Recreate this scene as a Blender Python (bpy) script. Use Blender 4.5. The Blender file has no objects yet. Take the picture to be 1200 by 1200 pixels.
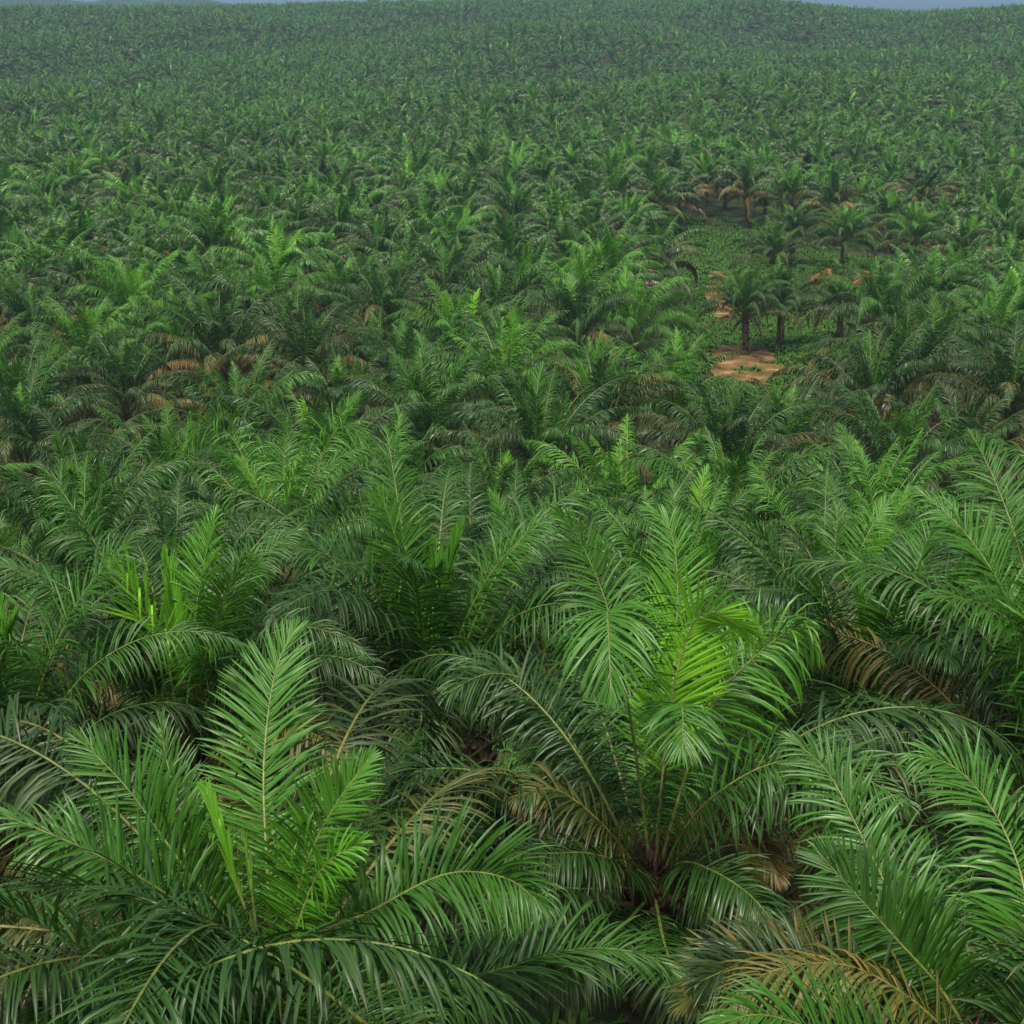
import bpy, math, random
import numpy as np
from mathutils import Vector

R = math.radians
sc = bpy.context.scene
col = sc.collection
rng = np.random.default_rng(11)
random.seed(11)

# ------------------------------------------------------------------ camera
CAMZ = 60.0
F = 1847.0            # focal length in pixels of the 1200 px photograph
PITCH = R(18.3)
cd = bpy.data.cameras.new('camera')
cam = bpy.data.objects.new('camera', cd)
col.objects.link(cam)
cam.location = (0, 0, CAMZ)
cam.rotation_euler = (math.pi / 2 - PITCH, 0, 0)
cd.angle = 2 * math.atan(600.0 / F)
cd.clip_end = 60000
cd.clip_start = 0.2
sc.camera = cam

# ------------------------------------------------------------------ world, sun, exposure
SUN_EL, SUN_AZ = 64.0, 200.0      # azimuth clockwise from +Y (the view direction)
w = bpy.data.worlds.new('World')
sc.world = w
w.use_nodes = True
nt = w.node_tree
sky = nt.nodes.new('ShaderNodeTexSky')
sky.sky_type = 'NISHITA'
sky.sun_disc = False
sky.sun_elevation = R(SUN_EL)
sky.sun_rotation = R(SUN_AZ)
sky.air_density = 1.0
sky.dust_density = 5.0
sky.ozone_density = 1.0
bg = nt.nodes['Background']
bg.inputs['Strength'].default_value = 0.05
nt.links.new(sky.outputs['Color'], bg.inputs['Color'])
sd = bpy.data.lights.new('sun', 'SUN')
sd.energy = 1.5
sd.angle = R(10)
sd.color = (1.0, 0.94, 0.82)
sun = bpy.data.objects.new('sun', sd)
col.objects.link(sun)
d = Vector((math.sin(R(SUN_AZ)) * math.cos(R(SUN_EL)), math.cos(R(SUN_AZ)) * math.cos(R(SUN_EL)), math.sin(R(SUN_EL))))
sun.rotation_euler = d.to_track_quat('Z', 'Y').to_euler()
sun.location = (0, 0, 120)
vs = sc.view_settings
vs.view_transform = 'Standard'
vs.look = 'None'
vs.gamma = 1
vs.use_curve_mapping = False
vs.exposure = 1.66
sc.cycles.max_bounces = 6
sc.cycles.diffuse_bounces = 3
sc.cycles.glossy_bounces = 2
sc.cycles.transmission_bounces = 3
sc.cycles.volume_bounces = 0
sc.cycles.transparent_max_bounces = 4
HAZE = 0.00022

# ------------------------------------------------------------------ helpers
CP, SP = math.cos(PITCH), math.sin(PITCH)

def ray(px, py):
    x = (px - 600.0) / F
    y = (600.0 - py) / F
    v = np.array([x, CP + y * SP, -SP + y * CP])
    return v / np.linalg.norm(v)

def at(px, py, dist):
    """point seen at this pixel of the photograph, dist metres from the camera"""
    return np.array([0, 0, CAMZ]) + ray(px, py) * dist

def project(p):
    x, y, z = p[0], p[1], p[2] - CAMZ
    depth = y * CP - z * SP
    up = y * SP + z * CP
    if depth < 0.1:
        return None
    return 600 + F * x / depth, 600 - F * up / depth, depth

def tag(o, label=None, cat=None, group=None, kind=None):
    if label: o['label'] = label
    if cat: o['category'] = cat
    if group: o['group'] = group
    if kind: o['kind'] = kind
    return o

def make_mesh(name, V, Q, mats, mi=None, attrs=None, smooth=True):
    """V (n,3), Q (m,4) quads or (m,3) tris"""
    me = bpy.data.meshes.new(name)
    V = np.asarray(V, dtype=np.float32)
    Q = np.asarray(Q, dtype=np.int32)
    k = Q.shape[1]
    me.vertices.add(len(V))
    me.vertices.foreach_set('co', V.ravel())
    me.loops.add(Q.size)
    me.loops.foreach_set('vertex_index', Q.ravel())
    me.polygons.add(len(Q))
    me.polygons.foreach_set('loop_start', np.arange(0, Q.size, k, dtype=np.int32))
    me.polygons.foreach_set('loop_total', np.full(len(Q), k, dtype=np.int32))
    for m in mats:
        me.materials.append(m)
    if mi is not None:
        me.polygons.foreach_set('material_index', np.asarray(mi, dtype=np.int32))
    me.polygons.foreach_set('use_smooth', np.full(len(Q), smooth))
    if attrs:
        for nm, a in attrs.items():
            at_ = me.attributes.new(nm, 'FLOAT', 'POINT')
            at_.data.foreach_set('value', np.asarray(a, dtype=np.float32))
    me.update(calc_edges=True)
    return me

def obj(name, me, parent=None, loc=None, rz=0.0):
    o = bpy.data.objects.new(name, me)
    col.objects.link(o)
    if parent is not None:
        o.parent = parent
    if loc is not None:
        o.location = loc
    if rz:
        o.rotation_euler = (0, 0, rz)
    return o

# ------------------------------------------------------------------ materials
def new_mat(name):
    m = bpy.data.materials.new(name)
    m.use_nodes = True
    t = m.node_tree
    for n in list(t.nodes):
        t.nodes.remove(n)
    return m, t, t.nodes.new('ShaderNodeOutputMaterial')

def node(t, typ, **kw):
    n = t.nodes.new(typ)
    for k, v in kw.items():
        setattr(n, k, v)
    return n

def math_n(t, op, a, b=None, clamp=False):
    n = t.nodes.new('ShaderNodeMath')
    n.operation = op
    n.use_clamp = clamp
    for i, v in enumerate((a, b)):
        if v is None: continue
        if isinstance(v, (int, float)): n.inputs[i].default_value = v
        else: t.links.new(v, n.inputs[i])
    return n.outputs[0]

def ramp(t, fac, stops):
    n = t.nodes.new('ShaderNodeValToRGB')
    el = n.color_ramp.elements
    while len(el) > 1: el.remove(el[-1])
    el[0].position, el[0].color = stops[0][0], (*stops[0][1], 1)
    for p, c in stops[1:]:
        e = el.new(p); e.color = (*c, 1)
    t.links.new(fac, n.inputs[0])
    return n.outputs[0]

def leaf_material():
    """age 0 = freshly opened lime leaf ... 0.6 = mature deep green ... 1 = dead and brown"""
    m, t, out = new_mat('palm_leaf')
    ga = node(t, 'ShaderNodeAttribute', attribute_type='GEOMETRY', attribute_name='age').outputs['Fac']
    oa = node(t, 'ShaderNodeAttribute', attribute_type='OBJECT', attribute_name='age').outputs['Fac']
    rn = node(t, 'ShaderNodeAttribute', attribute_type='GEOMETRY', attribute_name='rnd').outputs['Fac']
    tt = node(t, 'ShaderNodeAttribute', attribute_type='GEOMETRY', attribute_name='tt').outputs['Fac']
    oi = node(t, 'ShaderNodeObjectInfo').outputs['Random']
    age = math_n(t, 'ADD', ga, oa)
    a2 = math_n(t, 'ADD', age, math_n(t, 'MULTIPLY', math_n(t, 'SUBTRACT', rn, 0.5), 0.13))
    a2 = math_n(t, 'ADD', a2, math_n(t, 'MULTIPLY', math_n(t, 'SUBTRACT', oi, 0.5), 0.10))
    # withered tips on some leaflets of older leaves
    tip = math_n(t, 'MULTIPLY', math_n(t, 'POWER', tt, 5.0), math_n(t, 'GREATER_THAN', rn, 0.72))
    tip = math_n(t, 'MULTIPLY', tip, math_n(t, 'MULTIPLY', age, 0.34))
    a2 = math_n(t, 'ADD', a2, tip, clamp=True)
    c = ramp(t, a2, [(0.0, (0.21, 0.49, 0.020)), (0.12, (0.14, 0.38, 0.020)), (0.26, (0.085, 0.26, 0.014)),
                     (0.42, (0.044, 0.150, 0.009)), (0.58, (0.022, 0.072, 0.008)), (0.72, (0.022, 0.050, 0.008)),
                     (0.82, (0.075, 0.085, 0.015)), (0.90, (0.13, 0.095, 0.020)), (0.96, (0.105, 0.066, 0.024)), (1.0, (0.060, 0.042, 0.025))])
    hv = node(t, 'ShaderNodeHueSaturation')
    t.links.new(c, hv.inputs['Color'])
    val = math_n(t, 'ADD', math_n(t, 'MULTIPLY', rn, 0.45), math_n(t, 'MULTIPLY', oi, 0.42))
    t.links.new(math_n(t, 'ADD', val, 0.55), hv.inputs['Value'])
    pr = node(t, 'ShaderNodeBsdfPrincipled')
    t.links.new(hv.outputs[0], pr.inputs['Base Color'])
    t.links.new(math_n(t, 'ADD', math_n(t, 'MULTIPLY', rn, 0.3), 0.34), pr.inputs['Roughness'])
    pr.inputs['Specular IOR Level'].default_value = 0.46
    tr = node(t, 'ShaderNodeBsdfTranslucent')
    mx = node(t, 'ShaderNodeMix', data_type='RGBA', blend_type='MULTIPLY')
    mx.inputs[0].default_value = 1.0
    t.links.new(hv.outputs[0], mx.inputs[6])
    mx.inputs[7].default_value = (1.7, 1.6, 0.6, 1)
    t.links.new(mx.outputs[2], tr.inputs['Color'])
    ms = node(t, 'ShaderNodeMixShader')
    ms.inputs[0].default_value = 0.21
    t.links.new(pr.outputs[0], ms.inputs[1]); t.links.new(tr.outputs[0], ms.inputs[2])
    t.links.new(ms.outputs[0], out.inputs['Surface'])
    return m

def rachis_material():
    m, t, out = new_mat('palm_midrib')
    ga = node(t, 'ShaderNodeAttribute', attribute_type='GEOMETRY', attribute_name='age').outputs['Fac']
    oa = node(t, 'ShaderNodeAttribute', attribute_type='OBJECT', attribute_name='age').outputs['Fac']
    tt = node(t, 'ShaderNodeAttribute', attribute_type='GEOMETRY', attribute_name='tt').outputs['Fac']
    a = math_n(t, 'ADD', ga, oa, clamp=True)
    nz = node(t, 'ShaderNodeTexNoise'); nz.inputs['Scale'].default_value = 9
    tc = node(t, 'ShaderNodeTexCoord'); t.links.new(tc.outputs['Object'], nz.inputs['Vector'])
    c = ramp(t, a, [(0.0, (0.24, 0.24, 0.09)), (0.3, (0.13, 0.18, 0.035)), (0.6, (0.09, 0.13, 0.02)), (0.8, (0.14, 0.11, 0.025)), (1.0, (0.20, 0.075, 0.015))])
    c2 = ramp(t, nz.outputs['Fac'], [(0.35, (0.55, 0.55, 0.5)), (0.65, (1.25, 1.15, 1.1))])
    mx = node(t, 'ShaderNodeMix', data_type='RGBA', blend_type='MULTIPLY'); mx.inputs[0].default_value = 1
    t.links.new(c, mx.inputs[6]); t.links.new(c2, mx.inputs[7])
    # brown fibrous foot of the stalk
    m2 = node(t, 'ShaderNodeMix', data_type='RGBA')
    t.links.new(math_n(t, 'LESS_THAN', tt, 0.045), m2.inputs[0])
    t.links.new(mx.outputs[2], m2.inputs[6]); m2.inputs[7].default_value = (0.10, 0.055, 0.035, 1)
    pr = node(t, 'ShaderNodeBsdfPrincipled')
    t.links.new(m2.outputs[2], pr.inputs['Base Color'])
    pr.inputs['Roughness'].default_value = 0.5
    t.links.new(pr.outputs[0], out.inputs['Surface'])
    return m

def noise_material(name, stops, scale, detail=8, rough=0.9, bump=0.3, second=None, specular=0.2):
    m, t, out = new_mat(name)
    tc = node(t, 'ShaderNodeTexCoord')
    nz = node(t, 'ShaderNodeTexNoise')
    nz.inputs['Scale'].default_value = scale; nz.inputs['Detail'].default_value = detail
    nz.inputs['Roughness'].default_value = 0.65
    t.links.new(tc.outputs['Object'], nz.inputs['Vector'])
    c = ramp(t, nz.outputs['Fac'], stops)
    if second:
        sc2, st2 = second
        n2 = node(t, 'ShaderNodeTexNoise'); n2.inputs['Scale'].default_value = sc2; n2.inputs['Detail'].default_value = 4
        t.links.new(tc.outputs['Object'], n2.inputs['Vector'])
        c2 = ramp(t, n2.outputs['Fac'], st2)
        mx = node(t, 'ShaderNodeMix', data_type='RGBA', blend_type='MULTIPLY'); mx.inputs[0].default_value = 1
        t.links.new(c, mx.inputs[6]); t.links.new(c2, mx.inputs[7]); c = mx.outputs[2]
    pr = node(t, 'ShaderNodeBsdfPrincipled')
    t.links.new(c, pr.inputs['Base Color'])
    pr.inputs['Roughness'].default_value = rough
    pr.inputs['Specular IOR Level'].default_value = specular
    if bump:
        b = node(t, 'ShaderNodeBump'); b.inputs['Strength'].default_value = bump
        t.links.new(nz.outputs['Fac'], b.inputs['Height']); t.links.new(b.outputs[0], pr.inputs['Normal'])
    t.links.new(pr.outputs[0], out.inputs['Surface'])
    return m

M_LEAF = leaf_material()
M_RIB = rachis_material()
M_TRUNK = noise_material('palm_trunk_bark', [(0.3, (0.022, 0.016, 0.011)), (0.5, (0.052, 0.036, 0.023)), (0.7, (0.10, 0.072, 0.045))], 6)
M_SHEATH = noise_material('palm_sheath_fibre', [(0.3, (0.018, 0.012, 0.008)), (0.5, (0.050, 0.028, 0.017)), (0.7, (0.12, 0.080, 0.048))], 14)
M_FERN = noise_material('fern_green', [(0.3, (0.022, 0.065, 0.010)), (0.55, (0.048, 0.12, 0.016)), (0.75, (0.11, 0.17, 0.022))], 1.3, bump=0)
M_GROUND = noise_material('plantation_soil', [(0.30, (0.016, 0.028, 0.009)), (0.48, (0.028, 0.050, 0.011)), (0.60, (0.042, 0.040, 0.018)), (0.75, (0.08, 0.055, 0.03))], 0.35,
                          second=(3.0, [(0.3, (0.6, 0.6, 0.6)), (0.7, (1.2, 1.15, 1.1))]))
M_DIRT = noise_material('bare_dirt', [(0.3, (0.060, 0.050, 0.018)), (0.45, (0.12, 0.075, 0.030)), (0.55, (0.20, 0.125, 0.048)), (0.7, (0.34, 0.25, 0.12))], 0.5,
                        second=(6.0, [(0.3, (0.6, 0.55, 0.5)), (0.6, (1.1, 1.05, 1.0))]))
M_RED = noise_material('red_laterite', [(0.3, (0.15, 0.048, 0.020)), (0.5, (0.26, 0.085, 0.032)), (0.7, (0.38, 0.17, 0.07))], 1.4,
                       second=(7.0, [(0.3, (0.6, 0.5, 0.45)), (0.6, (1.1, 1.05, 1.0))]))
M_WHITE = noise_material('white_wall', [(0.3, (0.72, 0.72, 0.70)), (0.7, (0.82, 0.82, 0.80))], 0.1, bump=0)
M_ROOF = noise_material('metal_roof', [(0.3, (0.42, 0.45, 0.50)), (0.7, (0.55, 0.58, 0.62))], 0.1, bump=0)
M_GLASS = noise_material('dark_window', [(0.3, (0.04, 0.05, 0.06)), (0.7, (0.07, 0.08, 0.09))], 0.5, rough=0.2, bump=0)

# ------------------------------------------------------------------ terrain
_D = np.array([0, 10, 20, 35, 50, 60, 68, 78, 90, 105, 125, 180, 250, 335, 400, 460, 520, 580, 660, 740, 950, 1080])
_H = np.array([-9.5, -10.8, -12.3, -15.6, -19.6, -22.5, -24.6, -26.2, -27.2, -27.9, -28.5, -30.2, -32.0, -33.8, -33.6, -30.8, -34.5, -38.0, -34.0, -27.5, -16.5, -13.0])
_rx = np.array([-400, 0, 130, 330, 520, 700, 860, 930, 1010, 1100, 1150, 1210, 1600])
_ry = np.array([22, 19, 9, 5, 0, -3, -2, 6, 14, 10, 8, 12, 14])

def smooth_noise(x, y, s, ph):
    return (np.sin(x / s + ph) * np.cos(y / s * 0.83 + ph * 1.7) + 0.6 * np.sin((x * 0.6 + y * 0.8) / s * 1.9 + ph * 2.3)
            + 0.35 * np.sin((x * -0.9 + y * 0.5) / s * 3.7 + ph)) / 1.95

def crown_z(x, y):
    """height of the crown bases (trunk tops); the ground lies TRUNK below"""
    x = np.asarray(x, float); y = np.asarray(y, float)
    D = np.hypot(x, y)
    an_ = np.arctan2(x, np.maximum(y, 1e-3))
    far_ = np.clip((D - 260) / 120, 0, 1)
    De = D * (1 + far_ * (.10 * np.sin(an_ * 8.5 + 2.0) + .05 * np.sin(an_ * 21 + .5)))
    z = np.interp(De, _D, _H)
    a = np.clip((D - 140) / 300, 0, 1)
    z = z + a * 6.0 * smooth_noise(x, y, 62, 0.6) + np.clip((D - 300) / 400, 0, 1) * 15.0 * smooth_noise(x, y, 115, 2.1)
    z = z + np.clip((D - 30) / 40, 0, 1) * np.clip((130 - D) / 40, 0, 1) * 1.0 * smooth_noise(x, y, 22, 1.0)
    # left of the frame the foreground slope is a little lower behind the first row
    # the last ridge
    ang = np.arctan2(x, np.maximum(y, 1e-3))
    pxs = 600 + F * np.tan(np.clip(ang, -0.6, 0.6)) * 0.95
    ridge = -1080 * (np.interp(pxs, _rx, _ry) + 11) / 2049 - 6.0
    b = np.clip((D - 860) / 220, 0, 1); b = b * b * (3 - 2 * b)
    z = z * (1 - b) + ridge * b
    # behind the ridge: a drop to the plain, hills far to the left
    c = np.clip((D - 1110) / 900, 0, 1); c = c * c * (3 - 2 * c)
    far = -78 + 60 * np.exp(-((D - 3000) / 520) ** 2) * np.clip((520 - pxs) / 300, 0, 1) * (1 + 0.12 * np.sin(pxs / 37.0) + 0.06 * np.sin(pxs / 13.0)) \
        + 10 * np.exp(-((D - 5200) / 700) ** 2) * (1 + 0.3 * np.sin(pxs / 90.0))
    z = z * (1 - c) + far * c
    return z + CAMZ

TRUNK = 4.4

def ground_z(x, y):
    return crown_z(x, y) - TRUNK

def ground_at(px, py):
    v = ray(px, py)
    lo, step = 5.0, 1.0
    tprev = lo
    for i in range(4000):
        t_ = lo + i * step
        p = np.array([0, 0, CAMZ]) + v * t_
        if p[2] < ground_z(p[0], p[1]):
            a_, b_ = tprev, t_
            for _ in range(20):
                m_ = (a_ + b_) / 2
                p = np.array([0, 0, CAMZ]) + v * m_
                if p[2] < ground_z(p[0], p[1]): b_ = m_
                else: a_ = m_
            return np.array([p[0], p[1], float(ground_z(p[0], p[1]))])
        tprev = t_
    return None

def build_ground():
    angs = np.concatenate([np.arange(-42, 42, 0.5), np.arange(42, 318, 6.0)])
    angs = np.radians(angs)
    rad = np.concatenate([[0.5], np.arange(3, 240, 3.0), 240 * 1.035 ** np.arange(0, 124)])
    A, D = np.meshgrid(angs, rad)
    X, Y = D * np.sin(A), D * np.cos(A)
    Z = ground_z(X, Y)
    n, k = A.shape
    V = np.stack([X, Y, Z], -1).reshape(-1, 3)
    i, j = np.meshgrid(np.arange(n - 1), np.arange(k), indexing='ij')
    j2 = (j + 1) % k
    Q = np.stack([i * k + j, i * k + j2, (i + 1) * k + j2, (i + 1) * k + j], -1).reshape(-1, 4)
    me = make_mesh('ground', V, Q, [M_GROUND])
    return tag(obj('ground', me), kind='structure', label='plantation ground of soil, litter and low weeds under the palms')
build_ground()

def ground_patch(name, px_poly, mat, lift=0.14, step=0.35, label=None, rough=0.03):
    """irregular sheet following the terrain; outline given on the ground"""
    pts = np.array([ground_at(*p)[:2] for p in px_poly])
    x0, y0 = pts.min(0) - 1; x1, y1 = pts.max(0) + 1
    xs, ys = np.arange(x0, x1, step), np.arange(y0, y1, step)
    def inside(x, y):
        c = False
        for a in range(len(pts)):
            xa, ya = pts[a]; xb, yb = pts[a - 1]
            if (ya > y) != (yb > y) and x < (xb - xa) * (y - ya) / (yb - ya) + xa: c = not c
        return c
    idx = {}; V = []; Q = []
    def vid(i, j):
        if (i, j) not in idx:
            x = xs[0] + i * step; y = ys[0] + j * step
            idx[(i, j)] = len(V)
            V.append((x, y, float(ground_z(x, y)) + lift + rough * abs(math.sin(i * 1.7 + j * 2.9))))
        return idx[(i, j)]
    for i in range(len(xs)):
        for j in range(len(ys)):
            wx = 0.5 * math.sin(ys[j] * .33 + 1) + .25 * math.sin(ys[j] * .9); wy = 2.0 * math.sin(xs[i] * .9) + 1.0 * math.sin(xs[i] * 2.3)
            if inside(xs[i] + wx, ys[j] + wy):
                Q.append((vid(i, j), vid(i + 1, j), vid(i + 1, j + 1), vid(i, j + 1)))
    if not Q: return None
    o = obj(name, make_mesh(name, V, Q, [mat]))
    return tag(o, kind='structure', label=label)

# ------------------------------------------------------------------ palm fronds
U_ = np.array([0, .08, .2, .4, .7, .85, .94, 1.0])
LEN_ = np.array([.35, .6, .88, 1.0, .86, .62, .42, .26])
ALP_ = np.radians([80, 74, 66, 58, 48, 36, 24, 8])

def unit(a):
    return a / np.maximum(np.linalg.norm(a, axis=-1, keepdims=True), 1e-9)

def curved_spine(e0, bend, L, g, n=26, sway=0.0):
    s = np.linspace(0, 1, n)
    p = np.radians(e0 - bend * s ** 2.0)
    a = sway * s ** 2
    dx = np.cos(p) * np.cos(a); dy = np.cos(p) * np.sin(a); dz = np.sin(p)
    ds = L / (n - 1)
    V = np.stack([np.cumsum(dx), np.cumsum(dy), np.cumsum(dz)], -1) * ds
    return V - V[0]

def spline(ctrl, n=30):
    P = np.array(ctrl, float)
    P = np.vstack([2 * P[0] - P[1], P, 2 * P[-1] - P[-2]])
    out = []
    segs = len(P) - 3
    for k in range(segs):
        for t_ in np.linspace(0, 1, 12, endpoint=False):
            a, b, c, e = P[k], P[k + 1], P[k + 2], P[k + 3]
            out.append(0.5 * ((2 * b) + (-a + c) * t_ + (2 * a - 5 * b + 4 * c - e) * t_ ** 2 + (-a + 3 * b - 3 * c + e) * t_ ** 3))
    out.append(P[-2])
    out = np.array(out)
    l = np.concatenate([[0], np.cumsum(np.linalg.norm(np.diff(out, axis=0), axis=1))])
    q = np.linspace(0, l[-1], n)
    return np.stack([np.interp(q, l, out[:, i]) for i in range(3)], -1)

def frames(S, up_hint, twist=0.0, roll=0.0):
    """T, N (upper side), B along the spine; N is carried along without flips, then twisted"""
    T = unit(np.gradient(S, axis=0))
    N = np.zeros_like(T)
    n = np.array(up_hint, float)
    n = n - T[0] * n.dot(T[0]); n /= np.linalg.norm(n)
    for i in range(len(S)):
        n = n - T[i] * n.dot(T[i]); n /= np.linalg.norm(n)
        N[i] = n
    B = np.cross(T, N)
    a = roll + twist * np.linspace(0, 1, len(S)) ** 1.2
    ca, sa = np.cos(a)[:, None], np.sin(a)[:, None]
    return T, N * ca + B * sa, B * ca - N * sa

def frond_geo(S, up_hint, g, nside=70, Lmax=0.95, wid=0.055, segs=4, fold=True, droop=0.5, vang=12, twist=0.0, roll=0.0,
              start=0.17, alpha_mul=1.0, messy=1.0, broken=0.07):
    """leaflets of one frond -> V (L, rings, cols, 3), rnd (L)"""
    T, N, B = frames(S, up_hint, twist, roll)
    n = len(S)
    u = (np.arange(nside) + 0.5) / nside
    u = np.concatenate([u, u]) + g.normal(0, 0.25 / nside, nside * 2)
    u = np.clip(u, 0, 1)
    side = np.repeat([1.0, -1.0], nside)
    s = start + (1 - start) * u
    f = s * (n - 1); i0 = np.clip(f.astype(int), 0, n - 2); fr = (f - i0)[:, None]
    lerp = lambda A: A[i0] * (1 - fr) + A[i0 + 1] * fr
    P, Tn, Nn, Bn = lerp(S), unit(lerp(T)), unit(lerp(N)), unit(lerp(B))
    al = np.interp(u, U_, ALP_) * alpha_mul + g.normal(0, R(6.0) * messy, len(u))
    be = R(vang) + g.normal(0, R(15) * messy, len(u))
    d0 = np.cos(al)[:, None] * Tn + np.sin(al)[:, None] * (side[:, None] * Bn * np.cos(be)[:, None] + Nn * np.sin(be)[:, None])
    ln = np.interp(u, U_, LEN_) * Lmax * g.uniform(0.88, 1.06, len(u))
    # blade width direction: along the midrib, turned a little about the leaflet
    W = unit(Tn - d0 * np.sum(Tn * d0, -1, keepdims=True))
    nb = np.cross(d0, W)
    tw = g.normal(0, 0.28 * messy, len(u)) + R(18) * side
    W = W * np.cos(tw)[:, None] + nb * np.sin(tw)[:, None]
    dr = droop * g.uniform(0.55, 1.5, len(u))
    brk = g.random(len(u)) < broken
    # some stretches of a frond hang more than others
    dr = dr * (1 + 0.5 * np.sin(u * g.uniform(5, 14) + g.uniform(0, 6)))
    rings = segs + 1
    dd = d0.copy(); C = [P]
    for k in range(segs):
        t_ = (k + 1) / segs
        gsh = (dr * (0.25 + 1.35 * t_) / segs * 2.0)[:, None]
        gsh = np.where(brk[:, None] & (k >= segs // 2), gsh + 1.6, gsh)
        dd = unit(dd + np.array([0, 0, -1.0]) * gsh)
        C.append(C[-1] + dd * (ln / segs)[:, None])
    C = np.stack(C, 1)
    tt = np.linspace(0, 1, rings)
    wp = np.interp(tt, [0, .12, .45, .75, .93, 1], [.35, .85, 1.0, .8, .35, .04])
    wf = (wid * np.clip(ln / Lmax, .55, 1) * g.uniform(.8, 1.15, len(u)))[:, None] * wp[None] * 0.5
    TD = unit(np.gradient(C, axis=1))
    Wk = W[:, None, :] - TD * np.sum(W[:, None, :] * TD, -1, keepdims=True)
    Wk = unit(Wk)
    Lp, Rp = C + Wk * wf[..., None], C - Wk * wf[..., None]
    if fold:
        nn = np.cross(TD, Wk)
        Mp = C + nn * (wf * 0.45)[..., None]
        V = np.stack([Lp, Mp, Rp], 2)
    else:
        V = np.stack([Lp, Rp], 2)
    # missing leaflets, and stretches of a frond that are paler or yellower than others
    keep = g.random(len(u)) > .03 * messy
    pat = .5 + .5 * np.sin(u * g.uniform(3, 9) + g.uniform(0, 6) + side * g.uniform(0, 1))
    rnd = np.clip(.62 * g.random(len(u)) + .38 * pat, 0, 1)
    return V[keep], rnd[keep], tt

def geo_to_arrays(V, rnd, tt, age):
    L, r, c, _ = V.shape
    i = np.arange(L)[:, None, None]; j = np.arange(r - 1)[None, :, None]; k = np.arange(c - 1)[None, None, :]
    b = i * r * c + j * c + k
    Q = np.stack([b, b + 1, b + c + 1, b + c], -1).reshape(-1, 4)
    A = {'rnd': np.repeat(rnd, r * c), 'tt': np.tile(np.repeat(tt, c), L), 'age': np.full(L * r * c, age)}
    return V.reshape(-1, 3), Q, A

def rachis_arrays(S, up_hint, r0=0.05, r1=0.006, sides=5, age=0.5):
    T, N, B = frames(S, up_hint)
    n = len(S)
    s = np.linspace(0, 1, n)
    rr = r1 + (r0 - r1) * (1 - s) ** 1.15 + 0.07 * (r0 / 0.06) * np.exp(-s / 0.035)
    a = np.arange(sides) * 2 * math.pi / sides
    V = S[:, None] + (N[:, None] * np.cos(a)[None, :, None] * 0.7 + B[:, None] * np.sin(a)[None, :, None]) * rr[:, None, None]
    i, j = np.meshgrid(np.arange(n - 1), np.arange(sides), indexing='ij')
    j2 = (j + 1) % sides
    Q = np.stack([i * sides + j, i * sides + j2, (i + 1) * sides + j2, (i + 1) * sides + j], -1).reshape(-1, 4)
    A = {'rnd': np.full(n * sides, .5), 'tt': np.repeat(s, sides), 'age': np.full(n * sides, age)}
    return V.reshape(-1, 3), Q, A

def merge(parts):
    Vs, Qs, Ms = [], [], []
    As = {'rnd': [], 'tt': [], 'age': []}
    off = 0
    for V, Q, A, m in parts:
        Vs.append(V); Qs.append(Q + off); Ms.append(np.full(len(Q), m)); off += len(V)
        for k in As: As[k].append(A[k])
    return np.vstack(Vs), np.vstack(Qs), np.concatenate(Ms), {k: np.concatenate(v) for k, v in As.items()}

BINS = 9
# start elevation, bend, length, droop, age of the leaf ring (young and erect -> old and hanging)
def ring_params(q, g):
    e0 = np.interp(q, [0, .12, .3, .5, .7, .85, 1.0], [87, 81, 73, 64, 53, 38, 12]) + g.normal(0, 4)
    bend = np.interp(q, [0, .12, .3, .5, .7, 1.0], [8, 48, 92, 122, 125, 100]) + g.normal(0, 14)
    L = np.interp(q, [0, .1, .3, .7, 1], [4.0, 5.8, 6.6, 6.7, 6.2]) * g.uniform(.93, 1.06)
    droop = np.interp(q, [0, .15, .35, 1], [.05, .6, 1.1, 1.3]) + g.normal(0, .12)
    age = np.interp(q, [0, .04, .12, .35, .7, .9, 1], [.30, .38, .44, .54, .66, .76, .84])  # real leaf ageing, plus painted crown depth: lighter top fronds, darker low ones
    return e0, bend, L, droop, age

def library_frond(q, g, lod):
    e0, bend, L, droop, age = ring_params(q, g)
    if lod == 0: bend *= .92; droop *= .85
    else: age = min(age, .74)
    S = curved_spine(e0, bend, L, g, sway=g.normal(0, .25), n={0: 26, 1: 16, 2: 10, 3: 7}[lod])
    kw = {0: dict(nside=122, segs=4, fold=True, wid=.047), 1: dict(nside=86, segs=3, fold=True, wid=.064),
          2: dict(nside=62, segs=3, fold=False, wid=.11), 3: dict(nside=34, segs=2, fold=False, wid=.18)}[lod]
    if q < 0.012:
        kw['alpha_mul'] = .16; droop = .02
    elif lod > 0: kw['alpha_mul'] = .82
    S = S.copy()
    up = (-math.sin(R(e0)), 0, math.cos(R(e0)))
    vg = g.uniform(-10, 12)
    tws = g.normal(0, .45)
    if lod == 0: vg = g.uniform(2, 26); droop *= .75
    if lod >= 2: kw['messy'] = .6; vg -= 14; tws *= .4; droop *= 1.25
    elif lod == 1: kw['messy'] = .8; vg -= 6; tws *= .7
    V, rn, tt = frond_geo(S, up, g, Lmax=(1.0, .86, .84, .88)[lod] * g.uniform(.9, 1.08), droop=max(droop, .02), vang=vg, twist=tws, roll=g.normal(0, .18), **kw)
    lf = geo_to_arrays(V, rn, tt, age)
    ra = rachis_arrays(S, up, r0=.042 if lod < 2 else .05, sides={0: 6, 1: 5, 2: 3, 3: 3}[lod], age=age * .9)
    return lf, ra

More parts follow.
